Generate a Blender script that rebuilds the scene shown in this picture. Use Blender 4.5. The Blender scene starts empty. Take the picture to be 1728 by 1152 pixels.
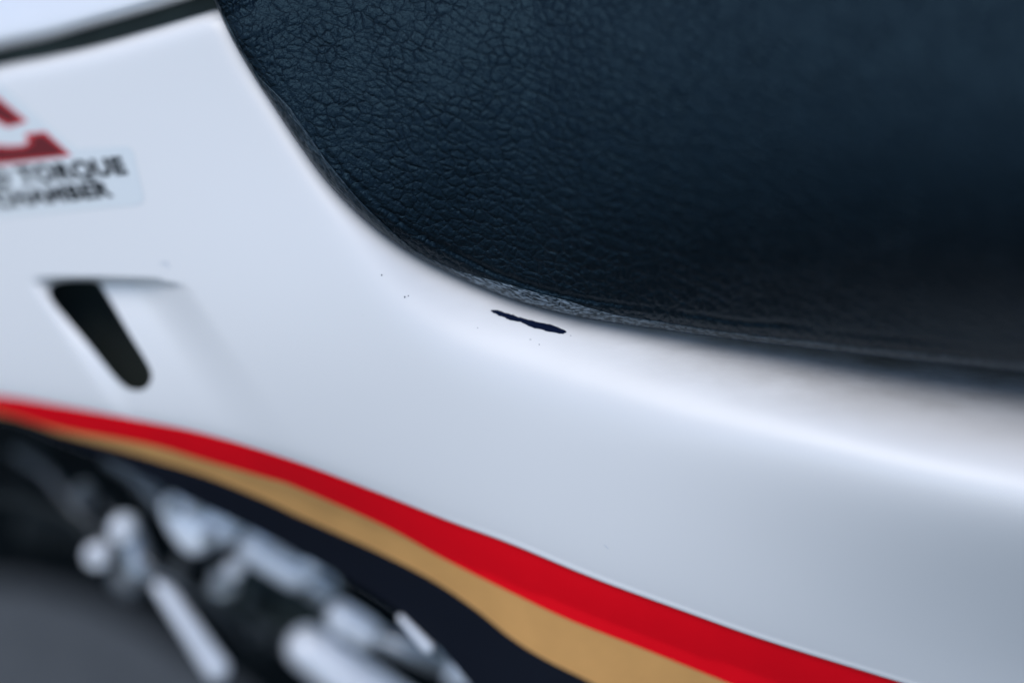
import bpy, bmesh, math, random
import numpy as np
from mathutils import Vector, Matrix, Euler, noise
from mathutils.geometry import delaunay_2d_cdt

# ------------------------------------------------------------------ camera, sky, sun, exposure
SC = bpy.context.scene
COL = SC.collection
LENS, FOCUS = 60.0, 0.352
PITCH = 30.0
CAM = Vector((0.0, 0.0, 0.95))
cd = bpy.data.cameras.new('camera'); cam = bpy.data.objects.new('camera', cd); COL.objects.link(cam)
cam.location = CAM; cam.rotation_euler = (math.radians(90-PITCH), 0, 0)
cd.lens = LENS; cd.sensor_width = 36; cd.clip_start = 0.01; cd.clip_end = 400
cd.dof.use_dof = True; cd.dof.focus_distance = FOCUS; cd.dof.aperture_fstop = 1.85; cd.dof.aperture_blades = 0
SC.camera = cam
SUN_EL, SUN_AZ = math.radians(66), math.radians(214)
w = bpy.data.worlds.new('World'); SC.world = w; w.use_nodes = True
nt = w.node_tree; bg = nt.nodes['Background']
sky = nt.nodes.new('ShaderNodeTexSky'); sky.sky_type = 'NISHITA'; sky.sun_disc = False
sky.sun_elevation = SUN_EL; sky.sun_rotation = SUN_AZ
sky.dust_density = 0.6; sky.air_density = 1.1; sky.ozone_density = 3.0
nt.links.new(sky.outputs[0], bg.inputs[0]); bg.inputs[1].default_value = 0.14
ld = bpy.data.lights.new('sun', 'SUN'); sun = bpy.data.objects.new('sun', ld); COL.objects.link(sun)
sdir = Vector((math.sin(SUN_AZ)*math.cos(SUN_EL), math.cos(SUN_AZ)*math.cos(SUN_EL), math.sin(SUN_EL)))
sun.rotation_euler = sdir.to_track_quat('Z', 'Y').to_euler()
ld.energy = 1.45; ld.angle = math.radians(45); ld.color = (1.0, 0.95, 0.89)
SC.view_settings.view_transform = 'Standard'; SC.view_settings.look = 'None'
SC.view_settings.exposure = 0.30; SC.view_settings.gamma = 1.0
SC.cycles.use_denoising = True
SC.cycles.max_bounces = 8

# ------------------------------------------------------------------ measuring: traced points at their own real distance
MW = np.array(Euler((math.radians(90-PITCH), 0, 0)).to_matrix())
CA = np.array(CAM)
K36 = 36.0/LENS/1728.0
def P(px, py, D):
    """points seen at (px, py) of the 1728x1152 photograph, at depth D metres"""
    px = np.asarray(px, float); py = np.asarray(py, float); D = np.asarray(D, float)
    c = np.stack([(px-864)*K36*D, -(py-576)*K36*D, -D*np.ones_like(px)], -1)
    return c @ MW.T + CA
PXM = K36*FOCUS                      # metres per photo pixel at the focus distance

def spline(pts, n=300):
    """centripetal-ish Catmull-Rom through pts, n samples evenly by arc length"""
    p = np.array(pts, float)
    q = np.vstack([2*p[0]-p[1], p, 2*p[-1]-p[-2]])
    out = []
    for i in range(1, len(q)-2):
        t = np.linspace(0, 1, 40, endpoint=False)[:, None]
        a, b, c, d = q[i-1], q[i], q[i+1], q[i+2]
        out.append(0.5*((2*b)+(-a+c)*t+(2*a-5*b+4*c-d)*t*t+(-a+3*b-3*c+d)*t**3))
    out = np.vstack(out+[p[-1:]])
    s = np.r_[0, np.cumsum(np.hypot(*np.diff(out, axis=0).T))]
    u = np.linspace(0, s[-1], n)
    return np.c_[np.interp(u, s, out[:, 0]), np.interp(u, s, out[:, 1])]

def sdist(px, py, C):
    """signed distance to polyline C (positive on the left of its direction, i.e. up for a curve drawn left to right)"""
    p = np.stack([np.ravel(px), np.ravel(py)], -1).astype(float)
    nseg = len(C)-1; st = max(1, int(math.sqrt(nseg/2))); K = C[::st]; win = np.arange(-st-1, st+2)
    out = np.empty(len(p))
    for k in range(0, len(p), 20000):
        q = p[k:k+20000]
        j0 = (((q[:, None, 0]-K[:, 0])**2+(q[:, None, 1]-K[:, 1])**2).argmin(1))*st
        J = np.clip(j0[:, None]+win, 0, nseg-1)
        A = C[J]; d = C[J+1]-A; L2 = (d**2).sum(-1)
        r0 = q[:, None]-A
        t = np.clip((r0*d).sum(-1)/L2, 0, 1)
        r = r0-t[..., None]*d
        dd = (r**2).sum(-1); j = dd.argmin(1); i = np.arange(len(q))
        cr = d[i, j, 0]*r[i, j, 1]-d[i, j, 1]*r[i, j, 0]
        out[k:k+20000] = np.sqrt(dd[i, j])*np.where(cr < 0, 1, -1)
    return out.reshape(np.shape(px))
def sstep(x, a, b):
    t = np.clip((x-a)/(b-a), 0, 1); return t*t*(3-2*t)
def softplus(x, w_):
    return w_*np.logaddexp(0, x/w_)

# traced outlines (photo pixels)
SEAT_EDGE = spline([(250,-330),(300,-150),(345,-40),(362,3),(392,68),(430,133),(456,172),(500,238),(548,303),(600,357),(650,398),(700,430),(752,457),(800,479),(850,500),(900,517),(960,532),(1040,546),(1120,557),(1240,573),(1400,592),(1560,610),(1728,628),(2000,660),(2500,720)], 900)
RIDGE = spline([(290,-330),(352,-150),(400,-20),(438,80),(482,180),(528,285),(590,390),(660,480),(730,538),(805,578),(927,622),(1000,645),(1181,698),(1362,740),(1548,783),(1728,820),(2000,880),(2500,1000)], 300)
RED_TOP = spline([(-600,690),(-300,670),(-100,664),(0,668),(100,684),(220,706),(350,733),(500,779),(640,832),(760,880),(860,917),(1000,975),(1150,1030),(1300,1083),(1500,1145),(1728,1215),(2100,1320),(2500,1430)], 420)
RED_GOLD = spline([(-600,722),(-300,702),(-100,690),(0,697),(100,724),(250,750),(350,778),(450,806),(500,822),(650,888),(750,943),(864,1000),(960,1045),(1080,1092),(1200,1140),(1350,1200),(1728,1340),(2100,1440),(2500,1550)], 420)
GOLD_NAVY = spline([(-600,732),(-300,710),(-100,694),(0,700),(60,716),(100,731),(180,753),(250,773),(350,804),(450,845),(500,869),(625,925),(725,976),(800,1026),(864,1077),(920,1112),(1000,1152),(1100,1205),(1300,1300),(1728,1450),(2100,1570),(2500,1690)], 420)
BOTTOM = spline([(-600,745),(-300,720),(-100,700),(0,706),(60,724),(100,742),(220,792),(330,846),(430,893),(520,940),(600,985),(670,1030),(730,1082),(790,1150),(840,1210),(950,1300),(1200,1420),(1728,1600),(2100,1720),(2500,1850)], 420)
SEAM_LO = spline([(-700,275),(-400,205),(-150,148),(0,111),(80,95),(167,75),(260,48),(361,17),(440,-6),(560,-50)], 160)
SEAM_UP = spline([(-700,260),(-400,190),(-150,127),(0,88),(80,71),(149,52),(250,24),(345,-4),(440,-34),(560,-80)], 160)

def yof(C, x):
    return np.interp(x, C[:, 0], C[:, 1])

KT = 4.6e-5
def tt(px, py):
    return ((px-900)*900-(py-545)*550)/1055.0
def plane(px, py):
    t = tt(px, py)
    return FOCUS-KT*t-0.9e-8*t*t*np.sign(-t)*0
SCOOP_TOP = spline([(40,476),(88,473),(170,472),(230,474),(290,479),(340,484)], 60)
def Dpanel(px, py):
    px = np.asarray(px, float); py = np.asarray(py, float)
    D = plane(px, py)-0.0045
    q = sdist(px, py, RIDGE)                                  # flange behind the ridge, going in under the seat
    wd = 14+14*sstep(px, 500, 900)
    sl = 0.55*sstep(px, 360, 500)+0.42*sstep(px, 450, 750)+0.35*sstep(px, 900, 1600)
    D = D+sl*softplus(q, wd)*PXM
    e = sdist(px, py, SEAT_EDGE)
    wr = sstep(px, 950, 1750)
    D = D+(0.6+0.30*wr)*softplus(e+18+92*wr, 6+24*wr)*PXM
    D = D+0.0045*sstep(px, 750, 1600)*(1-np.exp(-softplus(-q, 14)/170.0))
    D = D-0.013*sstep(px, 1000, 1900)*sstep(q, -380, -20)
    r = sdist(px, py, RED_TOP)                               # the lower edge tucks in
    D = D+0.005*np.exp(-np.clip(r+60, 0, None)/130.0)
    D = D+0.14*softplus(-r-10, 16)*PXM*sstep(px,-200,700)+0.1*softplus(-r, 20)*PXM
    lp = sstep(px, 450, 950)
    D = D-0.00018*lp*np.exp(-((r-3)/4.0)**2)+0.0006*lp*sstep(-r, -2, 5)+(1-lp)*0.5*softplus(-r+6, 6)*PXM     # raised lip along the stripes
    s = py-yof(SEAM_LO, px)                                   # rolled edge at the joint with the tank cover
    D = D+0.006*np.exp(-np.clip(s, 0, None)/9.0)*(s > -40)
    # gentle crown of the panel
    D = D-0.004*np.exp(-(((px-520)/330)**2+((py-560)/300)**2))
    D = D+0.010*(np.clip(px-900, 0, None)/828)*(np.clip(py-740, 0, None)/400)**1.5+0.009*(np.clip(px-650, 0, None)/1078.0)**2+0.010*(np.clip(500-px, 0, None)/500.0)**2
    # scoop round the slot: deep at its top edge, running out towards the lower right
    v = py-yof(SCOOP_TOP, px)
    right = 262+0.70*(py-480)
    left = 82+0.62*(py-480)
    m = sstep(px, left-30, left+14)*(1-sstep(px, right-50, right+60))*np.exp(-np.clip(v, 0, None)/115.0)*sstep(v, -6, 8)
    D = D+0.0060*m
    # raised rim round the slot
    return D

# ------------------------------------------------------------------ helpers
def mesh_obj(name, V, F, mats, parent=None, smooth=True, normals=None, mi=None, uv=None):
    if normals is not None:
        V_ = np.asarray(V, float); N_ = np.asarray(normals, float)
        f0 = F[len(F)//2]; n0 = np.cross(V_[f0[1]]-V_[f0[0]], V_[f0[2]]-V_[f0[0]])
        if n0 @ N_[f0[0]] < 0: F = [tuple(f)[::-1] for f in F]
    me = bpy.data.meshes.new(name)
    me.from_pydata([tuple(v) for v in V], [], [tuple(int(i) for i in f) for f in F])
    if not isinstance(mats, (list, tuple)): mats = [mats]
    for m in mats: me.materials.append(m)
    if mi is not None: me.polygons.foreach_set('material_index', mi)
    if smooth: me.polygons.foreach_set('use_smooth', [True]*len(me.polygons))
    if uv is not None:
        ul = me.uv_layers.new(name='uv'); li = np.empty(len(me.loops), int)
        me.loops.foreach_get('vertex_index', li)
        ul.data.foreach_set('uv', np.asarray(uv, float)[li].ravel())
    me.update()
    if normals is not None: me.normals_split_custom_set_from_vertices([tuple(n) for n in normals])
    o = bpy.data.objects.new(name, me); COL.objects.link(o)
    if parent: o.parent = parent
    return o
def surf_normals(fn, px, py, h=0.6):
    a = P(px+h, py, fn(px+h, py))-P(px-h, py, fn(px-h, py))
    b = P(px, py+h, fn(px, py+h))-P(px, py-h, fn(px, py-h))
    n = np.cross(b, a); n /= np.linalg.norm(n, axis=-1, keepdims=True)
    v = P(px, py, fn(px, py))-CA
    n = np.where(((n*v).sum(-1) > 0)[..., None], -n, n)
    return n
def grid_faces(nu, nv, base=0):
    i, j = np.meshgrid(np.arange(nu-1), np.arange(nv-1), indexing='ij')
    a = (i*nv+j).ravel()+base
    return np.stack([a, a+nv, a+nv+1, a+1], -1)
def band(name, lo, hi, fn, off, mat, parent, nv=14, xr=None, nu=700):
    """thin film lying on the surface fn between two traced curves"""
    x0, x1 = xr
    xs = np.linspace(x0, x1, nu); w_ = np.linspace(0, 1, nv)
    X = np.repeat(xs[:, None], nv, 1)
    Y = yof(lo, xs)[:, None]*(1-w_)+yof(hi, xs)[:, None]*w_
    edge = np.where((w_ == 0) | (w_ == 1), 0.75, 1.0)
    D = fn(X, Y)-off*edge
    V = P(X, Y, D).reshape(-1, 3)
    N = surf_normals(fn, X.ravel(), Y.ravel())
    return mesh_obj(name, V, grid_faces(nu, nv), mat, parent, normals=N)
def film(name, poly, fn, off, mat, parent, step=5):
    """thin film with a traced outline lying on fn"""
    C = np.asarray(poly, float)
    C = densify(C, step)
    x0, y0 = C.min(0); x1, y1 = C.max(0)
    gx, gy = np.meshgrid(np.arange(x0+step/2, x1, step), np.arange(y0+step/2, y1, step))
    pts = np.c_[gx.ravel(), gy.ravel()]
    pts = pts[inside(pts, C) & (pdist(pts, C) > step*0.5)]
    allp = np.vstack([C, pts]); n = len(C)
    r = delaunay_2d_cdt([Vector(p) for p in allp], [], [list(range(n))], 1, 1e-6)
    v2 = np.array([tuple(v) for v in r[0]])
    V = P(v2[:, 0], v2[:, 1], fn(v2[:, 0], v2[:, 1])-off)
    N = surf_normals(fn, v2[:, 0], v2[:, 1])
    return mesh_obj(name, V, r[2], mat, parent, normals=N)
def densify(C, step):
    out = []
    for a, b in zip(C, np.roll(C, -1, 0)):
        n = max(1, int(np.hypot(*(b-a))/step))
        out += [a+(b-a)*k/n for k in range(n)]
    return np.array(out)
def inside(p, C):
    x, y = p[:, 0], p[:, 1]; r = np.zeros(len(p), bool)
    for (xa, ya), (xb, yb) in zip(C, np.roll(C, -1, 0)):
        if ya == yb: continue
        c = ((ya > y) != (yb > y)) & (x < (xb-xa)*(y-ya)/(yb-ya)+xa); r ^= c
    return r
def pdist(p, C):
    D = np.full(len(p), 1e9)
    CC = np.vstack([C, C[:1]])
    for k in range(0, len(p), 20000):
        q = p[k:k+20000]; A, B = CC[:-1], CC[1:]; d = B-A; L2 = (d**2).sum(1)+1e-12
        t = np.clip(((q[:, None]-A)*d).sum(-1)/L2, 0, 1)
        D[k:k+20000] = np.sqrt((((q[:, None]-(A+t[..., None]*d))**2).sum(-1)).min(1))
    return D

# ------------------------------------------------------------------ materials
def new_mat(name):
    m = bpy.data.materials.new(name); m.use_nodes = True
    n = m.node_tree.nodes; return m, n, m.node_tree.links, n['Principled BSDF']
def paint(name, col, rough=0.3, coat=0.5, mott=0.03, spec=0.5, bump=0.0, metal=0.0, ms=60):
    m, n, l, b = new_mat(name)
    tc = n.new('ShaderNodeTexCoord'); nz = n.new('ShaderNodeTexNoise')
    nz.inputs['Scale'].default_value = ms; nz.inputs['Detail'].default_value = 6; nz.inputs['Roughness'].default_value = 0.6
    l.new(tc.outputs['Object'], nz.inputs['Vector'])
    cr = n.new('ShaderNodeValToRGB')
    cr.color_ramp.elements[0].position = 0.3; cr.color_ramp.elements[1].position = 0.7
    cr.color_ramp.elements[0].color = tuple(c*(1-mott) for c in col)+(1,)
    cr.color_ramp.elements[1].color = tuple(min(1, c*(1+mott)) for c in col)+(1,)
    l.new(nz.outputs['Fac'], cr.inputs['Fac']); l.new(cr.outputs['Color'], b.inputs['Base Color'])
    mr = n.new('ShaderNodeMapRange'); mr.inputs['To Min'].default_value = rough*0.85; mr.inputs['To Max'].default_value = rough*1.2
    l.new(nz.outputs['Fac'], mr.inputs['Value']); l.new(mr.outputs[0], b.inputs['Roughness'])
    b.inputs['Coat Weight'].default_value = coat; b.inputs['Coat Roughness'].default_value = 0.15
    b.inputs['Specular IOR Level'].default_value = spec; b.inputs['Metallic'].default_value = metal
    if bump:
        n2 = n.new('ShaderNodeTexNoise'); n2.inputs['Scale'].default_value = 2200; n2.inputs['Detail'].default_value = 3
        l.new(tc.outputs['Object'], n2.inputs['Vector'])
        bp = n.new('ShaderNodeBump'); bp.inputs['Strength'].default_value = bump; bp.inputs['Distance'].default_value = 0.0002
        l.new(n2.outputs['Fac'], bp.inputs['Height']); l.new(bp.outputs[0], b.inputs['Normal'])
    return m

def white_panel_mat():
    m, n, l, b = new_mat('white_plastic')
    tc = n.new('ShaderNodeTexCoord')
    base = n.new('ShaderNodeRGB'); base.outputs[0].default_value = (0.80, 0.79, 0.775, 1)
    # brownish dirt and painted seat shade in a marked strip; tiny specks
    at = n.new('ShaderNodeAttribute'); at.attribute_name = 'grime_shade'
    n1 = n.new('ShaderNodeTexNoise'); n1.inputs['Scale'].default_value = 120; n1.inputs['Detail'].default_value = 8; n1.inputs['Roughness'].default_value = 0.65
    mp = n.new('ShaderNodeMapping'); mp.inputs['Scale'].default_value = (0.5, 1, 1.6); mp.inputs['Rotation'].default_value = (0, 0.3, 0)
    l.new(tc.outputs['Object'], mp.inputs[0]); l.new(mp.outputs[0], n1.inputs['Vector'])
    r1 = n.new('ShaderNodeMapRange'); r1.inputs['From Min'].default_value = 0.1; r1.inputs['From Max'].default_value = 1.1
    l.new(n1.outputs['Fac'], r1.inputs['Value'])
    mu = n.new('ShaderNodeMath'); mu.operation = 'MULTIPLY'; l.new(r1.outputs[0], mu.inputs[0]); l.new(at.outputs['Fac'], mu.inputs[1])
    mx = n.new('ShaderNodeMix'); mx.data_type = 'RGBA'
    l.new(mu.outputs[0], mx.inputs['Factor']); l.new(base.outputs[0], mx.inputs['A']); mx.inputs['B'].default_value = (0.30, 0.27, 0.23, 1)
    vo = n.new('ShaderNodeTexVoronoi'); vo.inputs['Scale'].default_value = 260
    l.new(tc.outputs['Object'], vo.inputs['Vector'])
    lt = n.new('ShaderNodeMapRange'); lt.inputs['From Min'].default_value = 0.05; lt.inputs['From Max'].default_value = 0.10
    lt.inputs['To Min'].default_value = 1; lt.inputs['To Max'].default_value = 0
    l.new(vo.outputs['Distance'], lt.inputs['Value'])
    sp = n.new('ShaderNodeSeparateColor'); l.new(vo.outputs['Color'], sp.inputs[0])
    gt = n.new('ShaderNodeMath'); gt.operation = 'GREATER_THAN'; gt.inputs[1].default_value = 0.86; l.new(sp.outputs[0], gt.inputs[0])
    m2 = n.new('ShaderNodeMath'); m2.operation = 'MULTIPLY'; l.new(lt.outputs[0], m2.inputs[0]); l.new(gt.outputs[0], m2.inputs[1])
    at2 = n.new('ShaderNodeAttribute'); at2.attribute_name = 'specks'
    m3 = n.new('ShaderNodeMath'); m3.operation = 'MULTIPLY'; l.new(m2.outputs[0], m3.inputs[0]); l.new(at2.outputs['Fac'], m3.inputs[1])
    mx2 = n.new('ShaderNodeMix'); mx2.data_type = 'RGBA'
    l.new(m3.outputs[0], mx2.inputs['Factor']); l.new(mx.outputs['Result'], mx2.inputs['A']); mx2.inputs['B'].default_value = (0.16, 0.16, 0.17, 1)
    l.new(mx2.outputs['Result'], b.inputs['Base Color'])
    b.inputs['Roughness'].default_value = 0.42; b.inputs['Coat Weight'].default_value = 0.25; b.inputs['Coat Roughness'].default_value = 0.3
    n3 = n.new('ShaderNodeTexNoise'); n3.inputs['Scale'].default_value = 14; l.new(tc.outputs['Object'], n3.inputs['Vector'])
    bp = n.new('ShaderNodeBump'); bp.inputs['Strength'].default_value = 0.25; bp.inputs['Distance'].default_value = 0.002
    l.new(n3.outputs['Fac'], bp.inputs['Height']); l.new(bp.outputs[0], b.inputs['Normal'])
    return m

def leather_mat():
    m, n, l, b = new_mat('black_grained_leather')
    uv = n.new('ShaderNodeUVMap'); uv.uv_map = 'uv'                    # millimetres on the hide, u along the grain
    wn = n.new('ShaderNodeTexNoise'); wn.inputs['Scale'].default_value = 0.22; wn.inputs['Detail'].default_value = 3
    l.new(uv.outputs[0], wn.inputs['Vector'])
    sb = n.new('ShaderNodeVectorMath'); sb.operation = 'SUBTRACT'; sb.inputs[1].default_value = (0.5, 0.5, 0.5); l.new(wn.outputs['Color'], sb.inputs[0])
    sc = n.new('ShaderNodeVectorMath'); sc.operation = 'SCALE'; sc.inputs['Scale'].default_value = 1.6; l.new(sb.outputs[0], sc.inputs[0])
    wn2 = n.new('ShaderNodeTexNoise'); wn2.inputs['Scale'].default_value = 1.1; wn2.inputs['Detail'].default_value = 2
    l.new(uv.outputs[0], wn2.inputs['Vector'])
    sb2 = n.new('ShaderNodeVectorMath'); sb2.operation = 'SUBTRACT'; sb2.inputs[1].default_value = (0.5, 0.5, 0.5); l.new(wn2.outputs['Color'], sb2.inputs[0])
    sc2 = n.new('ShaderNodeVectorMath'); sc2.operation = 'SCALE'; sc2.inputs['Scale'].default_value = 0.7; l.new(sb2.outputs[0], sc2.inputs[0])
    a1 = n.new('ShaderNodeVectorMath'); a1.operation = 'ADD'; l.new(uv.outputs[0], a1.inputs[0]); l.new(sc.outputs[0], a1.inputs[1])
    a2 = n.new('ShaderNodeVectorMath'); a2.operation = 'ADD'; l.new(a1.outputs[0], a2.inputs[0]); l.new(sc2.outputs[0], a2.inputs[1])
    def edges(scale, sx, sy, lo, hi, src=None):
        mp = n.new('ShaderNodeMapping'); mp.inputs['Scale'].default_value = (sx, sy, 1); l.new((src or a2).outputs[0], mp.inputs[0])
        v = n.new('ShaderNodeTexVoronoi'); v.voronoi_dimensions = '2D'; v.feature = 'DISTANCE_TO_EDGE'; v.inputs['Scale'].default_value = scale
        l.new(mp.outputs[0], v.inputs['Vector'])
        r = n.new('ShaderNodeMapRange'); r.interpolation_type = 'SMOOTHSTEP'; r.inputs['From Min'].default_value = lo; r.inputs['From Max'].default_value = hi
        l.new(v.outputs['Distance'], r.inputs['Value']); return r
    def mul(a, k):
        q = n.new('ShaderNodeMath'); q.operation = 'MULTIPLY'; l.new(a.outputs[0], q.inputs[0])
        if hasattr(k, 'outputs'): l.new(k.outputs[0], q.inputs[1])
        else: q.inputs[1].default_value = k
        return q
    def add(a, c):
        q = n.new('ShaderNodeMath'); q.operation = 'ADD'; l.new(a.outputs[0], q.inputs[0]); l.new(c.outputs[0], q.inputs[1]); return q
    big = edges(0.40, 0.95, 1.2, 0.0, 0.30)        # main cells, about 2.4 mm
    bigline = edges(0.40, 0.95, 1.2, 0.0, 0.07)
    fine = edges(0.78, 1.25, 0.9, 0.0, 0.3)        # small cells inside them
    longw = edges(0.21, 0.5, 1.9, 0.0, 0.22)      # long creases that run with the hide
    hair = edges(1.6, 0.45, 1.9, 0.0, 0.25)
    n4 = n.new('ShaderNodeTexNoise'); n4.inputs['Scale'].default_value = 4.5; n4.inputs['Detail'].default_value = 4; l.new(uv.outputs[0], n4.inputs['Vector'])
    n5 = n.new('ShaderNodeTexNoise'); n5.inputs['Scale'].default_value = 0.12; n5.inputs['Detail'].default_value = 2; l.new(uv.outputs[0], n5.inputs['Vector'])
    vr = n.new('ShaderNodeMapRange'); vr.inputs['From Min'].default_value = 0.35; vr.inputs['From Max'].default_value = 0.65; vr.inputs['To Min'].default_value = 0.35; vr.inputs['To Max'].default_value = 1.0
    l.new(n5.outputs['Fac'], vr.inputs['Value'])
    h = add(add(add(mul(mul(add(mul(bigline, 0.4), mul(big, 0.5)), vr), 1.15), mul(fine, 0.2)), add(mul(longw, 0.45), mul(hair, 0.10))), mul(n4, 0.12))
    bp = n.new('ShaderNodeBump'); bp.inputs['Strength'].default_value = 0.95; bp.inputs['Distance'].default_value = 0.00020
    l.new(h.outputs[0], bp.inputs['Height']); l.new(bp.outputs[0], b.inputs['Normal'])
    b.inputs['Base Color'].default_value = (0.0020, 0.0032, 0.0045, 1)
    rr = n.new('ShaderNodeMapRange'); rr.inputs['To Min'].default_value = 0.31; rr.inputs['To Max'].default_value = 0.44
    l.new(n4.outputs['Fac'], rr.inputs['Value']); l.new(rr.outputs[0], b.inputs['Roughness'])
    b.inputs['Specular IOR Level'].default_value = 0.27
    b.inputs['Sheen Weight'].default_value = 0.12; b.inputs['Sheen Roughness'].default_value = 0.22; b.inputs['Sheen Tint'].default_value = (0.06, 0.36, 0.9, 1)
    b.inputs['Specular Tint'].default_value = (0.33, 0.69, 1.0, 1)
    return m

M_WHITE = white_panel_mat()
M_TANK = paint('white_paint', (0.78, 0.79, 0.80), 0.3, 0.6, 0.01)
M_LEATHER = leather_mat()
M_RED = paint('red_decal', (0.95, 0.0005, 0.010), 0.5, 0.0, 0.04, 0.2, 0.05)
M_GOLD = paint('gold_decal', (0.72, 0.37, 0.12), 0.45, 0.1, 0.06, 0.4, 0.3, 0.0, 90)
M_NAVY = paint('navy_decal', (0.001, 0.0032, 0.010), 0.55, 0.1, 0.05, 0.3)
M_INK = paint('navy_ink', (0.0006, 0.005, 0.022), 0.6, 0.0, 0.2, 0.08)
M_FILM = paint('clear_sticker_film', (0.70, 0.73, 0.735), 0.25, 0.5, 0.01)
M_BLACKINK = paint('black_print', (0.008, 0.011, 0.015), 0.5, 0.0, 0.1, 0.3)
M_DKRED = paint('dark_red_print', (0.13, 0.001, 0.004), 0.6, 0.0, 0.05)
M_PINK = paint('bright_red_outline', (0.62, 0.01, 0.02), 0.4, 0.2, 0.05)
M_HEM = paint('black_hem_vinyl', (0.007, 0.010, 0.013), 0.36, 0.2, 0.4, 0.6, 0.35, 0.0, 500)
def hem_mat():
    m, n, l, b = new_mat('black_hem_vinyl')
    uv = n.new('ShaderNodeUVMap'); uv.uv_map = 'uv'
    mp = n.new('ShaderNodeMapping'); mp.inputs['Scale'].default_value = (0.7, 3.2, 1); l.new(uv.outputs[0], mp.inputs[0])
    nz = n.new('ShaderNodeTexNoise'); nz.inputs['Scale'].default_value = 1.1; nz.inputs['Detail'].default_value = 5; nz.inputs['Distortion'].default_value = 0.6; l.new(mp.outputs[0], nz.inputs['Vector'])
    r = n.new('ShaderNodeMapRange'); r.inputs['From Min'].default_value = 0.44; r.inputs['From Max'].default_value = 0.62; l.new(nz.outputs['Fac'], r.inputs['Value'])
    at = n.new('ShaderNodeAttribute'); at.attribute_name = 'painted_gleam'
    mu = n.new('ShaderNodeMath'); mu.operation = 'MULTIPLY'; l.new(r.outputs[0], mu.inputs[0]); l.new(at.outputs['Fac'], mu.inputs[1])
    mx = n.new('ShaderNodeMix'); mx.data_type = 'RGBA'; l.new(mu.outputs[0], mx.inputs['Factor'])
    mx.inputs['A'].default_value = (0.006, 0.009, 0.012, 1); mx.inputs['B'].default_value = (0.26, 0.31, 0.36, 1)  # pale streaks paint the white panel's reflection into the hem colour
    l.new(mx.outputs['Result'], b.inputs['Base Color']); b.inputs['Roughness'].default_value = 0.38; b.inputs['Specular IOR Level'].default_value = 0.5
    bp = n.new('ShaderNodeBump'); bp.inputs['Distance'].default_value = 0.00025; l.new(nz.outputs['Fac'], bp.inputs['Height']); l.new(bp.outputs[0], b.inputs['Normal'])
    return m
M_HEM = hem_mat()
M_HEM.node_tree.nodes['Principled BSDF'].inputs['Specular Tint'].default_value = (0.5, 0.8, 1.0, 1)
M_DUCT = paint('dusty_black_plastic', (0.03, 0.04, 0.036), 0.7, 0.0, 0.3, 0.2)
M_BLACK = paint('black_rubber', (0.010, 0.014, 0.015), 0.7, 0.0, 0.2, 0.25)
M_DIRT = paint('grey_dirt', (0.20, 0.20, 0.22), 0.7, 0.0, 0.12, 0.3, 0.3)
M_ALU = paint('cast_aluminium', (0.84, 0.85, 0.88), 0.30, 0.0, 0.12, 0.5, 0.3, 0.25, 70)
M_STEEL = paint('dull_steel', (0.40, 0.42, 0.44), 0.34, 0.0, 0.2, 0.5, 0.3, 0.8, 90)
M_STEEL_DARK = paint('dark_steel', (0.16, 0.17, 0.18), 0.4, 0.0, 0.2, 0.5, 0.3, 0.5, 90)
M_ENGINE = paint('black_engine_paint', (0.004, 0.006, 0.007), 0.6, 0.0, 0.35, 0.05, 0.3)
def asphalt():
    m, n, l, b = new_mat('asphalt')
    tc = n.new('ShaderNodeTexCoord'); v = n.new('ShaderNodeTexVoronoi'); v.inputs['Scale'].default_value = 60
    l.new(tc.outputs['Object'], v.inputs['Vector'])
    nz = n.new('ShaderNodeTexNoise'); nz.inputs['Scale'].default_value = 14; nz.inputs['Detail'].default_value = 10; l.new(tc.outputs['Object'], nz.inputs['Vector'])
    s = n.new('ShaderNodeSeparateColor'); l.new(v.outputs['Color'], s.inputs[0])
    ad = n.new('ShaderNodeMath'); ad.operation = 'ADD'; l.new(s.outputs[0], ad.inputs[0]); l.new(nz.outputs['Fac'], ad.inputs[1])
    cr = n.new('ShaderNodeValToRGB'); cr.color_ramp.elements[0].color = (0.016, 0.019, 0.021, 1); cr.color_ramp.elements[1].color = (0.09, 0.094, 0.094, 1)
    cr.color_ramp.elements[0].position = 0.3; cr.color_ramp.elements[1].position = 1.3
    mm = n.new('ShaderNodeMath'); mm.operation = 'MULTIPLY'; mm.inputs[1].default_value = 0.7; l.new(ad.outputs[0], mm.inputs[0])
    l.new(mm.outputs[0], cr.inputs['Fac']); l.new(cr.outputs['Color'], b.inputs['Base Color']); b.inputs['Roughness'].default_value = 0.85
    bp = n.new('ShaderNodeBump'); bp.inputs['Distance'].default_value = 0.004; l.new(v.outputs['Distance'], bp.inputs['Height']); l.new(bp.outputs[0], b.inputs['Normal'])
    return m

# ------------------------------------------------------------------ ground
g = 60
gv, gf = [], []
nn = 24
for i in range(nn+1):
    for j in range(nn+1):
        x, y = -g+2*g*i/nn, -g+2*g*j/nn
        gv.append((x, y, 0.0))
gf = grid_faces(nn+1, nn+1)
gr = mesh_obj('ground', gv, gf[:, ::-1], asphalt()); gr['kind'] = 'structure'

# ------------------------------------------------------------------ the motorcycle
bike = bpy.data.objects.new('motorcycle', None); COL.objects.link(bike)
bike['label'] = 'white motorcycle with black grained leather seat and red, gold and navy striped side panel'
bike['category'] = 'motorcycle'

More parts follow.
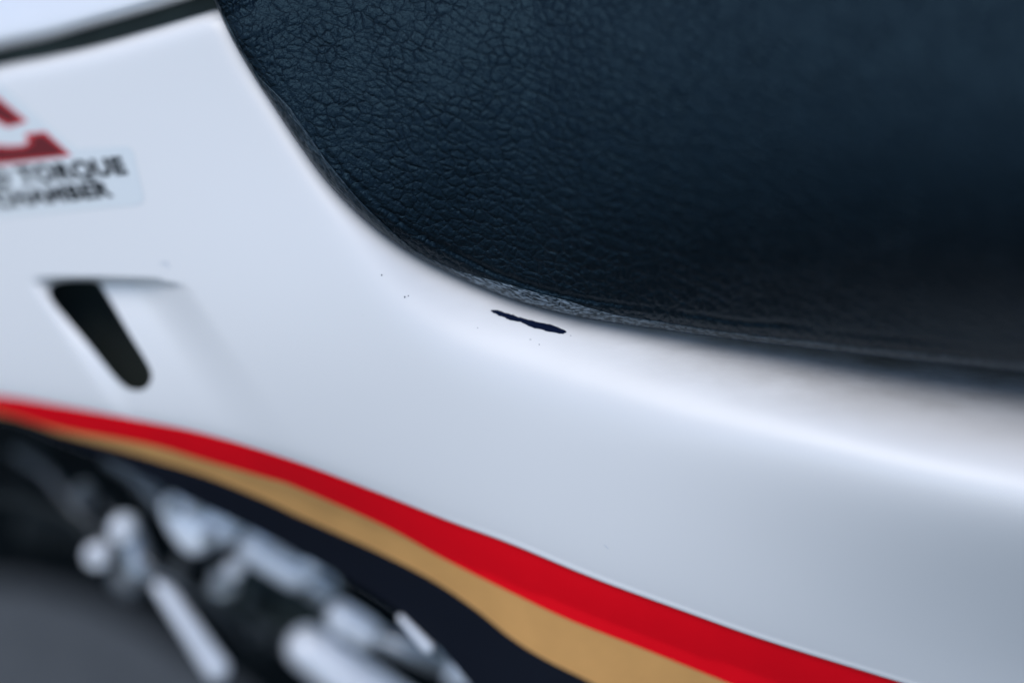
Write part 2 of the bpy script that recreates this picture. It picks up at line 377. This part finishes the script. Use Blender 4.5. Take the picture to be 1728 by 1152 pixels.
# --- side panel ------------------------------------------------------
SLOT = densify(np.array(spline([(85,480),(106,474),(140,473),(165,476),(182,500),(217,560),(250,615),(256,637),(246,655),(224,658),(199,642),(151,584),(112,538),(91,513),(82,495),(85,480)], 70))[:-1], 5)
x0, x1 = -480, 2300
xs = np.arange(x0, x1+1, 8.0)
top = []
for x in xs[::-1]:
    y = yof(SEAM_LO, x) if x < 520 else None
    if y is None: y = yof(SEAT_EDGE, x)-70 if x > 760 else None
    if y is None:                                             # hidden under the seat, between joint and flange
        a, b_ = yof(SEAM_LO, 520), yof(SEAT_EDGE, 760)-70; y = a+(b_-a)*((x-520)/240)**1.6
    top.append((x, y))
bot = [(x, yof(BOTTOM, x)) for x in xs]
outer = np.array(bot+top)
step = 7.0
gx, gy = np.meshgrid(np.arange(x0+4, x1, step), np.arange(-60, 1800, step))
pts = np.c_[gx.ravel(), gy.ravel()]
extra = []
for off in np.arange(-12, 18, 2.5):
    c = RED_TOP; d = np.gradient(c, axis=0); nrm = np.c_[d[:, 1], -d[:, 0]]/np.hypot(d[:, 0], d[:, 1])[:, None]
    e = c+nrm*off; extra.append(e)
for off in (2, 5, 9, 14, 20, 28, 38):
    xx = np.arange(x0+6, 515, 7.0); extra.append(np.c_[xx, yof(SEAM_LO, xx)+off])
for off in (-4, -2, 0, 2, 4, 7):
    xx = np.arange(60, 330, 5.0); extra.append(np.c_[xx, yof(SCOOP_TOP, xx)+off])
ex = np.vstack(extra)
nearr = np.abs(sdist(pts[:, 0], pts[:, 1], RED_TOP)) > 15
pts = np.vstack([pts[nearr], ex])
pts = pts[(pts[:, 0] > x0+2) & (pts[:, 0] < x1-2)]
pts = pts[inside(pts, outer)]
pts = pts[pdist(pts, outer) > 2.0]
nearslot = (pts[:, 0] < 330) & (pts[:, 0] > 20) & (pts[:, 1] > 420) & (pts[:, 1] < 720)
ins = np.zeros(len(pts), bool); ins[nearslot] = inside(pts[nearslot], SLOT) | (pdist(pts[nearslot], SLOT) < 2.5)
pts = pts[~ins]
allp = np.vstack([outer, SLOT, pts]); no, ns = len(outer), len(SLOT)
ed = [(i, (i+1) % no) for i in range(no)]+[(no+i, no+(i+1) % ns) for i in range(ns)]
r = delaunay_2d_cdt([Vector(p) for p in allp], ed, [], 0, 1e-6)
v2 = np.array([tuple(v) for v in r[0]]); F = np.array([f for f in r[2]])
cen = v2[F].mean(1)
keep = inside(cen, outer)
ns_ = (cen[:, 0] < 330) & (cen[:, 1] > 420) & (cen[:, 1] < 720)
k2 = np.zeros(len(cen), bool); k2[ns_] = inside(cen[ns_], SLOT)
F = F[keep & ~k2][:, ::-1]
px, py = v2[:, 0], v2[:, 1]
V = P(px, py, Dpanel(px, py)); N = surf_normals(Dpanel, px, py)
nf = len(F)
# inward turned wall round slot and outer edge (thickness of the plastic)
def wall(loop, depth, V, F, N, inward=0.0):
    b0 = len(V); c = loop.mean(0); l2 = loop+(c-loop)*inward
    a = P(loop[:, 0], loop[:, 1], Dpanel(loop[:, 0], loop[:, 1])); b_ = P(l2[:, 0], l2[:, 1], Dpanel(loop[:, 0], loop[:, 1])+depth)
    n = len(loop); i = np.arange(n); j = (i+1) % n
    q = np.stack([b0+i, b0+j, b0+n+j, b0+n+i], -1)
    nn_ = np.cross(np.roll(a, -1, 0)-a, b_-a); nn_ /= np.linalg.norm(nn_, axis=1)[:, None]+1e-12
    return np.vstack([V, a, b_]), list(F)+list(q), np.vstack([N, nn_, nn_])
V, F, N = wall(SLOT, 0.002, V, [tuple(f) for f in F], N, -0.25)
V, F, N = wall(outer, 0.0025, V, F, N)
panel = mesh_obj('side_panel', V, F, M_WHITE, bike, normals=None)
panel['label'] = 'glossy white side panel with striped lower edge'
me = panel.data
# custom normals only for the face sheet, walls flat
for i, p_ in enumerate(me.polygons):
    if i >= nf: p_.use_smooth = False
cn = []
for p_ in me.polygons:
    for li in p_.loop_indices:
        vi = me.loops[li].vertex_index
        cn.append(tuple(N[vi]) if p_.index < nf else tuple(p_.normal))
me.normals_split_custom_set(cn)
allx = np.r_[px, SLOT[:, 0], SLOT[:, 0], outer[:, 0], outer[:, 0]]; ally = np.r_[py, SLOT[:, 1], SLOT[:, 1], outer[:, 1], outer[:, 1]]
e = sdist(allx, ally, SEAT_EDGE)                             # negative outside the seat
at = me.attributes.new('grime_shade', 'FLOAT', 'POINT')
gm = np.exp(-np.clip(-e, 0, None)/22.0)*0.6*sstep(allx, 560, 800)+1.1*np.exp(-(np.clip(-e, 0, None)/95.0)**2)*sstep(allx, 850, 1500)+0.25*np.exp(-np.clip(-e, 0, None)/60.0)*sstep(allx,600,800)  # dirt plus the seat's shade painted in, widest towards the right
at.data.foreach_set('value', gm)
at = me.attributes.new('specks', 'FLOAT', 'POINT')
sp_ = np.exp(-((allx-780)/180)**2)*np.exp(-np.clip(-e-20, 0, None)/55.0)
at.data.foreach_set('value', np.clip(sp_, 0, 1))

st = band('red_stripe', RED_TOP, RED_GOLD, Dpanel, 0.00016, M_RED, panel, 14, (-470, 2290)); st['label'] = 'red stripe along the lower edge'
st = band('gold_stripe', RED_GOLD, GOLD_NAVY, Dpanel, 0.00012, M_GOLD, panel, 12, (-470, 2290)); st['label'] = 'gold stripe under the red one'
st = band('navy_stripe', GOLD_NAVY, BOTTOM, Dpanel, 0.00016, M_NAVY, panel, 12, (-470, 2290)); st['label'] = 'navy stripe at the very edge'

# ink mark on the flange under the seat
ink = [(828,523.6),(837,522.6),(847,525.5),(858,529),(866,531),(872,534.4),(880,535.6),(890,539),(902,541.6),(911,544.4),(921,545.6),(931,548),(943,552.4),(954,557),(956,560),(952,562.6),(945,563.2),(934,560.6),(926,559.8),(918.5,556.8),(908,554.4),(900,553),(892,549.6),(885,546.4),(878,542.6),(870,541.4),(862,540),(855,537.8),(850,534.8),(842,532.4),(835,529),(830,526.4)]
random.seed(4)
ink2 = []
for a, b_ in zip(ink, ink[1:]+ink[:1]):
    for k in range(3):
        t = k/3; ink2.append((a[0]+(b_[0]-a[0])*t+random.uniform(-.5, .5), a[1]+(b_[1]-a[1])*t+random.uniform(-.55, .55)))
mk = film('ink_mark', ink2, Dpanel, 0.00010, M_INK, panel, 2.5); mk['label'] = 'short dark navy ink mark on the flange under the seat'
# a hair and a few specks of dirt that can be made out
for k, (x, y, rr) in enumerate([(683,501,1.8),(689,499,1.2),(644,464,1.5),(806,553,0.9),(910,581,1.1),(963,566,1.0)]):
    ang = np.linspace(0, 2*math.pi, 9)[:-1]
    poly = [(x+rr*math.cos(a)*random.uniform(.7, 1.2), y+rr*math.sin(a)*random.uniform(.6, 1.1)) for a in ang]
    film('dirt_speck', poly, Dpanel, 0.00008, M_DIRT, panel, 2)

M_SCUFF = paint('grey_scuff', (0.62, 0.64, 0.67), 0.6, 0.0, 0.1)
def hairline(pts, wpx, mat):
    c = spline(pts, 40); d = np.gradient(c, axis=0); nr = np.c_[d[:, 1], -d[:, 0]]/np.hypot(d[:, 0], d[:, 1])[:, None]
    tp = np.sin(np.linspace(0.05, math.pi-0.05, 40))[:, None]*wpx/2
    a = c+nr*tp; b = c-nr*tp
    X = np.stack([a[:, 0], b[:, 0]], 1); Y = np.stack([a[:, 1], b[:, 1]], 1)
    o = mesh_obj('hairline_scratch', P(X, Y, Dpanel(X, Y)-0.00008).reshape(-1, 3), grid_faces(40, 2), mat, panel, normals=surf_normals(Dpanel, X.ravel(), Y.ravel()))
    return o
hairline([(1018,918),(1024,923),(1027,927)], 1.8, M_SCUFF)
hairline([(268,446),(280,444),(286,454)], 5.0, M_SCUFF)
# --- sticker with lettering ------------------------------------------
fl = film('sticker_film', [(-320,225),(-180,130),(-60,105),(12,152),(60,195),(128,251),(214,247),(221,250),(226,258),(243,330),(242,340),(234,346),(120,356),(-320,396)], Dpanel, 0.00010, M_FILM, panel, 8)
fl['label'] = 'clear rounded sticker edge round the lettering'
def glyph(name, poly, off, mat): return film(name, poly, Dpanel, off, mat, panel, 5)
Cc = [(-105,178),(-60,150),(-8,168),(36,203),(14,209),(-10,196),(-45,192),(-60,206),(-20,250),(21,252),(42,250),(56,241),(50,231),(74,228),(112,260),(3,272),(-50,268),(-95,215)]
cm = np.mean(Cc, 0)
big = []
for (x, y) in Cc:
    pass
def grow(poly, d):
    p = np.array(poly, float); out = []
    area = 0.5*np.sum(p[:, 0]*np.roll(p[:, 1], -1)-np.roll(p[:, 0], -1)*p[:, 1]); sg = 1 if area > 0 else -1
    for i in range(len(p)):
        a, b_, c = p[i-1], p[i], p[(i+1) % len(p)]
        n1 = np.array([(b_-a)[1], -(b_-a)[0]]); n1 /= np.linalg.norm(n1)
        n2 = np.array([(c-b_)[1], -(c-b_)[0]]); n2 /= np.linalg.norm(n2)
        m_ = n1+n2; m_ /= max(0.5, np.dot(m_, n1)*1.0) if np.linalg.norm(m_) > 0 else 1
        out.append(b_+sg*m_*d)
    return out
o_ = glyph('letter_outline', grow(Cc, 6), 0.00018, M_PINK); o_['label'] = 'bright red outline of the large letter'
o_ = glyph('letter', Cc, 0.00026, M_DKRED); o_['label'] = 'large dark red slanted letter C'
def text_on(txt, x_right, y_base, cap, width, slope, lean, name):
    """block capitals laid on the sticker; x_right = right end at the baseline"""
    cu = bpy.data.curves.new('t', 'FONT'); cu.body = txt; cu.size = 1; cu.offset = 0.055; cu.space_character = 1.08; cu.resolution_u = 4
    to = bpy.data.objects.new('t', cu); COL.objects.link(to); bpy.context.view_layer.update()
    tm = bpy.data.meshes.new_from_object(to); bpy.data.objects.remove(to)
    co = np.array([tuple(v.co) for v in tm.vertices]); fs = [tuple(p.vertices) for p in tm.polygons]
    co[:, 0] -= co[:, 0].min(); L = co[:, 0].max(); H = co[:, 1].max()
    u = co[:, 0]/L*width; v = co[:, 1]/H*cap
    X = x_right-width+u-lean*v; Y = y_base+slope*(X-x_right)-v
    bm = bmesh.new()
    vs = [bm.verts.new((x, y, 0)) for x, y in zip(X, Y)]
    for f in fs:
        try: bm.faces.new([vs[i] for i in f])
        except Exception: pass
    bmesh.ops.triangulate(bm, faces=bm.faces[:])
    bm.verts.index_update()
    X = np.array([v_.co.x for v_ in bm.verts]); Y = np.array([v_.co.y for v_ in bm.verts])
    F_ = [[v_.index for v_ in f.verts] for f in bm.faces]; bm.free()
    return mesh_obj(name, P(X, Y, Dpanel(X, Y)-0.00022), F_, M_BLACKINK, panel, normals=surf_normals(Dpanel, X, Y))
t1 = text_on('D TORQUE', 216, 292, 30, 226, -0.10, 0.42, 'lettering'); t1['label'] = 'black lettering D TORQUE'
t2 = text_on('CHAMBER', 192, 330, 27, 198, -0.10, 0.42, 'lettering'); t2['label'] = 'black lettering CHAMBER'

# dark duct behind the slot
a = densify(np.array([(40,430),(230,430),(330,700),(180,720)], float), 40)
V = []; F = []
Dm = Dpanel(160., 560.)
A = P(a[:, 0], a[:, 1], Dpanel(a[:, 0], a[:, 1])+0.006); B = P(a[:, 0], a[:, 1], np.full(len(a), Dm+0.020)); n = len(a)
V = list(A)+list(B); F = [(i, (i+1) % n, n+(i+1) % n, n+i) for i in range(n)]+[tuple(range(n, 2*n))]
du = mesh_obj('air_duct', V, F, M_DUCT, panel, smooth=False); du['label'] = 'black duct behind the slot'

# --- fuel tank cover above the joint ----------------------------------
def Dtank(px, py):
    s = yof(SEAM_UP, px)-py                                   # upwards from the joint
    D = plane(px, py)-0.007+0.012*np.exp(-np.clip(s, 0, None)/8.0)
    D = D+0.010*(np.clip(500-px, 0, None)/500.0)**2
    D = D+0.10*softplus(s-10, 30)*PXM+0.0000009*np.clip(s, 0, None)**2
    return D
nu, nv = 180, 90
xs = np.linspace(-480, 385, nu); w_ = np.linspace(0, 1, nv)**2.2
X = np.repeat(xs[:, None], nv, 1); Y = yof(SEAM_UP, xs)[:, None]-w_*560
V = P(X, Y, Dtank(X, Y)).reshape(-1, 3)
lip = P(xs, yof(SEAM_UP, xs)-6, Dtank(xs, yof(SEAM_UP, xs))+0.02)
NN = surf_normals(Dtank, X.ravel(), Y.ravel())
tank = mesh_obj('tank_cover', V, grid_faces(nu, nv), M_TANK, bike, normals=NN)
tank['label'] = 'white tank cover above the dark joint'
sol = tank.modifiers.new('thickness', 'SOLIDIFY'); sol.thickness = 0.0025; sol.offset = -1
# rubber strip in the joint
xs = np.linspace(-480, 380, 120); V = []; 
rows = [(-16, 0.004), (0, 0.0015), (14, 0.0012), (28, 0.0015), (44, 0.004)]
for dx, dd in rows:
    Yr = yof(SEAM_UP, xs)+dx-2
    V.append(P(xs, Yr, plane(xs, Yr)+0.004+dd+0.010*(np.clip(500-xs, 0, None)/500.0)**2))
V = np.stack(V, 1).reshape(-1, 3)
rb = mesh_obj('joint_seal', V, grid_faces(120, len(rows)), M_DUCT, bike)
rb['label'] = 'black rubber strip in the joint'; s_ = rb.modifiers.new('thickness', 'SOLIDIFY'); s_.thickness = 0.003; s_.offset = -1

# --- seat ---------------------------------------------------------------
FL = spline([(0, 0), (1, 1)], 3)
def vnoise(x, y, seed=0):
    """cheap smooth value noise on arrays"""
    rs = np.random.RandomState(seed); T = rs.rand(256, 256)
    xi = np.floor(x).astype(int); yi = np.floor(y).astype(int); fx = x-xi; fy = y-yi
    fx = fx*fx*(3-2*fx); fy = fy*fy*(3-2*fy)
    g_ = lambda a, b_: T[a % 256, b_ % 256]
    return (g_(xi, yi)*(1-fx)+g_(xi+1, yi)*fx)*(1-fy)+(g_(xi, yi+1)*(1-fx)+g_(xi+1, yi+1)*fx)*fy
def edge_station(px, py):
    p = np.stack([np.ravel(px), np.ravel(py)], -1); out = np.empty(len(p)); C = SEAT_EDGE[::3]
    for k in range(0, len(p), 20000):
        q = p[k:k+20000]; out[k:k+20000] = ((q[:, None]-C)**2).sum(-1).argmin(1)
    return out.reshape(np.shape(px))
def seat_base_depth(px, py):
    return plane(px, py)*0.55+0.45*FOCUS+0.0125-KT*0.60*np.clip(px-900, 0, None)
EC = SEAT_EDGE[::3]
_v = np.clip(420+0.13*(EC[:, 0]-900)-EC[:, 1], 0, None)
EDC = Dpanel(EC[:, 0], EC[:, 1])-(0.0012+0.017*sstep(EC[:, 0], 900, 1800))-0.004*np.exp(-((EC[:, 1]+5)/50.0)**2)-seat_base_depth(EC[:, 0], EC[:, 1])-(_v*PXM)**2/(2*0.13)
EDC = np.convolve(np.pad(EDC, 6, mode='edge'), np.ones(13)/13, 'valid')
def edge_corr(px, py):
    st_ = edge_station(px, py).astype(int); return EDC[st_]
def Dseat(px, py):
    d = np.clip(sdist(px, py, SEAT_EDGE), 0, None)           # px in from the edge
    m = d*PXM
    r = 0.0045
    b = np.where(m < r, np.sqrt(np.clip(r*r-(r-m)**2, 0, None)), r)
    b = b+(0.020+0.006*sstep(px, 850, 1600))*(1-np.exp(-m/(0.030+0.012*sstep(px, 850, 1600))))
    # hem fold: narrow, broken groove about 3 mm in from the edge
    st_ = px*0.05+py*0.03
    g0 = 30+8*vnoise(px*0.012, py*0.012, 3)
    b = b-0.0007*np.exp(-((d-g0)/5.0)**2)*vnoise(px*0.010+7, py*0.013, 5)
    # small puckers that run out of the edge
    b = b+0.00014*np.exp(-d/40.)*(vnoise(px*0.05-py*0.02, py*0.07, 9)-0.5)*sstep(d, 0, 8)
    v = np.clip(420+0.13*(px-900)-py, 0, None)               # up the side of the seat it rolls back
    D = seat_base_depth(px, py)+edge_corr(px, py)*np.exp(-m/0.018)-b
    D = D+(v*PXM)**2/(2*0.13)
    return D
nu, nv = 760, 330
inner = spline([(560,-620),(800,-610),(1100,-600),(1500,-590),(2000,-560),(2600,-500)], nu)
SE = SEAT_EDGE; ii = np.linspace(0, len(SE)-1, nu)
ed = np.c_[np.interp(ii, np.arange(len(SE)), SE[:, 0]), np.interp(ii, np.arange(len(SE)), SE[:, 1])]
w_ = np.linspace(0, 1, nv)**1.7
X = ed[:, None, 0]*(1-w_)+inner[:, None, 0]*w_; Y = ed[:, None, 1]*(1-w_)+inner[:, None, 1]*w_
Ds = Dseat(X, Y)
V = P(X, Y, Ds)
un = []
for k, (ins_, dd) in enumerate([(10, 0.030), (6, 0.008), (2, 0.0025)]):
    d = np.gradient(ed, axis=0); nrm = np.c_[d[:, 1], -d[:, 0]]/np.hypot(d[:, 0], d[:, 1])[:, None]
    e2 = ed+nrm*ins_; un.append(P(e2[:, 0], e2[:, 1], Ds[:, 0]+dd))
V = np.concatenate([np.stack(un, 1), V], 1); nv2 = nv+3
# hide coordinates in millimetres: u runs with the creases (down to the right), v across
ang = math.radians(27)
Xa = np.concatenate([X[:, :1].repeat(3, 1), X], 1); Ya = np.concatenate([Y[:, :1]+np.array([[9, 6, 3]]), Y], 1)
U = (Xa*math.cos(ang)+Ya*math.sin(ang))*PXM*1000; W = (-Xa*math.sin(ang)+Ya*math.cos(ang))*PXM*1000
seat = mesh_obj('seat', V.reshape(-1, 3), grid_faces(nu, nv2), M_LEATHER, bike, uv=np.stack([U, W], -1).reshape(-1, 2))
seat['label'] = 'black grained leather seat with a rolled hem'
# orient faces outward (toward camera)
c0 = seat.data.polygons[nu*nv//2]
if (np.array(c0.normal)@(np.array(c0.center)-CA)) > 0: seat.data.flip_normals()
c0 = tank.data.polygons[500]
# hem: smooth edge strip on the seat, pale highlight painted in
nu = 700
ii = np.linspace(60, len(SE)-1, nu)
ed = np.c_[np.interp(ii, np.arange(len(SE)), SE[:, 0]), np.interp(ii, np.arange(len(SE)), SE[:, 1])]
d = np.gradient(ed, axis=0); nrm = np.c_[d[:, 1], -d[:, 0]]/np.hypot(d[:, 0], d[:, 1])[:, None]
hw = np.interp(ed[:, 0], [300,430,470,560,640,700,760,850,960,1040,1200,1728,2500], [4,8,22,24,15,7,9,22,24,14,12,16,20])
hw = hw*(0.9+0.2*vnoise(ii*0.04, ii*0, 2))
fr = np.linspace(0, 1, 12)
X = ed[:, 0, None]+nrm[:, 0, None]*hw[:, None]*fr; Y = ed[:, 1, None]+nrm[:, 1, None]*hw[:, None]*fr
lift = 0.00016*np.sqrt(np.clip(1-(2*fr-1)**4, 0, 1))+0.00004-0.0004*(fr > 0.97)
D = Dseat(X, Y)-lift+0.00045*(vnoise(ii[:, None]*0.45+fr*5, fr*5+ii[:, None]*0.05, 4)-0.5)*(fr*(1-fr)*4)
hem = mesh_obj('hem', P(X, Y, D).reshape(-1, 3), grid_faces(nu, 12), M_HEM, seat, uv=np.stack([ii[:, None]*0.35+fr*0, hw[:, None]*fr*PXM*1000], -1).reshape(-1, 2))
at = hem.data.attributes.new('painted_gleam', 'FLOAT', 'POINT')
at.data.foreach_set('value', (np.interp(X, [300,430,500,560,650,740,790,860,960,1010,1100,1300,2500], [0,.05,.12,.14,.04,.25,.9,1,1,.75,.45,.25,.1])*(1-sstep(np.abs(2*fr-1), .6, 1.0)*0.6)).ravel())  # strength of the painted highlight along the hem
hem['label'] = 'shiny hem with painted highlight along the lower edge of the seat'
# --- engine and controls below the panel, well behind it --------------------
def tube(name, pts, rad, mat, parent, seg=20, caps=True):
    """round bar along points (px, py, D) with radii in metres"""
    p = [Vector(P(a[0], a[1], a[2])) for a in pts]
    rad = rad if isinstance(rad, (list, tuple)) else [rad]*len(p)
    V = []; F = []; up = Vector((0.3, 0.2, 1)).normalized()
    for i, c in enumerate(p):
        t = (p[min(i+1, len(p)-1)]-p[max(i-1, 0)]).normalized(); a = t.cross(up).normalized(); b_ = t.cross(a)
        for k in range(seg):
            q = 2*math.pi*k/seg; V.append(c+(a*math.cos(q)+b_*math.sin(q))*rad[i])
    for i in range(len(p)-1):
        for k in range(seg):
            F.append((i*seg+k, i*seg+(k+1) % seg, (i+1)*seg+(k+1) % seg, (i+1)*seg+k))
    if caps: F.append(tuple(range(seg))[::-1]); F.append(tuple((len(p)-1)*seg+k for k in range(seg)))
    o = mesh_obj(name, V, F, mat, parent)
    return o
def capsule(name, a, b_, r0, r1, mat, parent):
    """rounded forged piece from a to b"""
    A = Vector(P(*a)); B = Vector(P(*b_)); t = (B-A).normalized(); L = (B-A).length
    up = Vector((0.3, 0.2, 1)).normalized(); x = t.cross(up).normalized(); y = t.cross(x)
    rings = []
    y = -y
    for k in range(7): q = math.pi/2*k/6; rings.append((-r0*math.cos(q), max(r0*math.sin(q), 1e-5)))
    for k in range(7): q = math.pi/2*(6-k)/6; rings.append((L+r1*math.cos(q), max(r1*math.sin(q), 1e-5)))
    V = []; F = []; seg = 24
    for h, r in rings:
        for k in range(seg):
            q = 2*math.pi*k/seg; V.append(A+t*h+(x*math.cos(q)+y*math.sin(q))*r)
    for i in range(len(rings)-1):
        for k in range(seg): F.append((i*seg+k, i*seg+(k+1) % seg, (i+1)*seg+(k+1) % seg, (i+1)*seg+k))
    return mesh_obj(name, V, F, mat, parent)
def bolt(c, r, parent, mat, name='bolt'):
    """hexagon head on a round flange, facing the camera side"""
    C = Vector(P(*c)); ax = Vector((0.05, -1, 0.25)).normalized(); x = ax.cross(Vector((0, 0, 1))).normalized(); y = ax.cross(x)
    V = []; F = []; 
    prof = [(0, r*1.35, 20), (0.25*r, r*1.35, 20), (0.35*r, r*1.2, 20)]
    seg = 24
    def ring(h, rr, hexa=False):
        for k in range(seg):
            q = 2*math.pi*k/seg
            rad = rr/math.cos(((q+math.pi/6) % (math.pi/3))-math.pi/6) if hexa else rr
            V.append(C+ax*h+(x*math.cos(q)+y*math.sin(q))*rad)
    ring(-r, r*1.3); ring(0.2*r, r*1.3); ring(0.3*r, r*1.2); ring(0.31*r, r*0.9, True); ring(0.95*r, r*0.9, True); ring(1.05*r, r*0.78); ring(1.0*r, r*0.3)
    for i in range(6):
        for k in range(seg): F.append((i*seg+k, i*seg+(k+1) % seg, (i+1)*seg+(k+1) % seg, (i+1)*seg+k))
    F.append(tuple(6*seg+k for k in range(seg)))
    return mesh_obj(name, V, F, mat, parent, smooth=False)
def block(name, poly, D0, D1, mat, parent, bev=0.006):
    """cast block: traced outline given real depth, edges rounded"""
    bm = bmesh.new()
    p = np.array(poly, float)
    A = [bm.verts.new(v) for v in P(p[:, 0], p[:, 1], np.full(len(p), D0))]
    off = Vector(MW @ np.array([0, 0, -1.0]))
    B = [bm.verts.new(v.co+off*(D1-D0)) for v in A]
    n = len(A)
    bm.faces.new(A); bm.faces.new(B[::-1])
    for i in range(n): bm.faces.new((A[i], B[i], B[(i+1) % n], A[(i+1) % n]))
    bmesh.ops.recalc_face_normals(bm, faces=bm.faces[:])
    bmesh.ops.bevel(bm, geom=bm.edges[:], offset=bev, segments=3, profile=0.5, affect='EDGES')
    me = bpy.data.meshes.new(name); bm.to_mesh(me); bm.free(); me.materials.append(mat)
    me.polygons.foreach_set('use_smooth', [True]*len(me.polygons))
    o = bpy.data.objects.new(name, me); COL.objects.link(o); o.parent = parent
    return o

eng = block('engine', [(-700,500),(700,600),(1300,900),(1500,1700),(820,1700),(560,1330),(420,1190),(270,1080),(150,1015),(20,985),(-150,985),(-700,930)], 0.56, 0.72, M_ENGINE, bike)
eng['label'] = 'black engine block in deep shade under the panel'
DE = 0.416
c = block('cylinder_cover', [(264,842),(300,834),(348,852),(398,892),(394,920),(352,922),(330,944),(302,928),(274,886)], DE-0.006, DE+0.02, M_ALU, eng, 0.0022); c['label'] = 'bright cast aluminium cover'
tube('cable', [(236,935,DE-.004),(262,965,DE-.004),(300,985,DE),(350,1010,DE+.01),(420,1080,DE+.02)], 0.0011, M_STEEL_DARK, eng)
tube('cable', [(-20,840,DE+.01),(60,850,DE+.01),(130,880,DE),(170,930,DE)], 0.0013, M_BLACK, eng)
tube('cable', [(20,760,DE+.02),(80,800,DE+.02),(160,900,DE+.01),(200,985,DE+.01)], 0.0010, M_STEEL_DARK, eng)
for k in range(6):
    tube('cooling_fin', [(400+24*k,985+15*k,DE+.028),(440+24*k,1075+13*k,DE+.028)], 0.0011, M_STEEL_DARK, eng, 10)
rng = random.Random(11)
for x, y, f_, mt in [(45,800,.02,0),(90,770,.03,0),(140,835,.01,1),(110,930,.02,0),(60,940,.03,0),(185,855,.01,1),(250,900,.02,0),(330,990,.02,0),(300,960,.01,1),(345,1010,.03,0),(415,1010,.02,1),(450,1020,.02,0),(470,1075,.02,0),(560,1010,.01,1),(590,1000,.02,0),(420,1120,.02,0),(250,820,.02,1),(660,1120,.02,0),(395,960,.0,2),(522,962,.0,2),(560,1075,.01,2)]:
    bolt((x, y, DE+f_), rng.uniform(.0010, .0022), eng, (M_ENGINE, M_STEEL_DARK, M_ALU)[mt])
for x, y in [(332,862),(352,905),(292,858)]:
    bolt((x,y,DE-0.0075), 0.0014, eng, M_STEEL)
c = capsule('starter_motor', (428,924,DE), (498,970,DE), 0.00414, 0.00360, M_ALU, eng); c['label'] = 'silver cylinder beside the cover'
capsule('cable_guide', (476,898,DE), (492,918,DE), 0.00234, 0.00270, M_STEEL, eng)
capsule('housing_rib', (524,980,DE+0.004), (548,996,DE+0.004), 0.00378, 0.00378, M_STEEL, eng)
capsule('housing_rib', (405,985,DE+0.03), (545,1045,DE+0.03), 0.00675, 0.00675, M_DUCT, eng)
tube('breather_hose', [(180,768,DE),(225,800,DE),(262,840,DE),(285,870,DE)], 0.00216, M_STEEL_DARK, eng)
tube('cable', [(120,700,DE+.02),(150,800,DE+.01),(215,880,DE),(240,930,DE)], 0.00144, M_ENGINE, bike)
c = tube('frame_tube', [(190,790,0.50),(330,870,0.50),(480,955,0.50),(640,1050,0.50),(820,1180,0.50),(1000,1330,0.50)], 0.00675, M_ENGINE, bike)
c['label'] = 'black frame tube running down behind the panel'
lv = capsule('gear_lever', (272,988,DE), (366,1128,DE), 0.00216, 0.00306, M_ALU, bike); lv['label'] = 'polished gear lever pointing down'
capsule('pivot_boss', (222,905,DE), (236,962,DE), 0.00306, 0.00414, M_STEEL, lv)
capsule('pivot_boss', (206,978,DE+.006), (222,990,DE+.006), 0.00324, 0.00324, M_STEEL_DARK, lv)
bolt((207,894,DE-0.004), 0.00270, lv, M_ALU, 'pivot_bolt')
bolt((165,937,DE), 0.00261, lv, M_ALU, 'pivot_bolt')
bolt((376,986,DE+0.004), 0.00270, eng, M_STEEL)
bolt((372,960,DE+0.01), 0.00198, eng, M_STEEL_DARK)
rd = tube('linkage_rod', [(612,1066,DE),(690,1095,DE),(776,1136,DE)], 0.00261, M_STEEL, bike); rd['label'] = 'grey linkage rod with ball joint ends'
capsule('ball_joint', (576,1040,DE), (618,1068,DE), 0.00378, 0.00378, M_ALU, rd)
capsule('ball_joint', (772,1132,DE), (784,1140,DE), 0.00360, 0.00360, M_ALU, rd)
fp = capsule('footrest_arm', (520,1092,DE+.01), (690,1220,DE+.01), 0.00558, 0.00702, M_ALU, bike); fp['label'] = 'silver footrest arm below the linkage'
capsule('panel_edge_sliver', (676,1042,0.385), (722,1092,0.385), 0.00072, 0.00126, M_ALU, eng)  # separate bright sliver standing in for the panel's thin inner edge
for x, y, r in [(55,765,0.00378),(62,885,0.00558),(120,905,0.00468),(30,830,.003),(290,1000,.003),(440,1080,.004)]:
    capsule('hose_end', (x,y,0.46), (x+10,y+6,0.46), r, r, M_BLACK, eng)
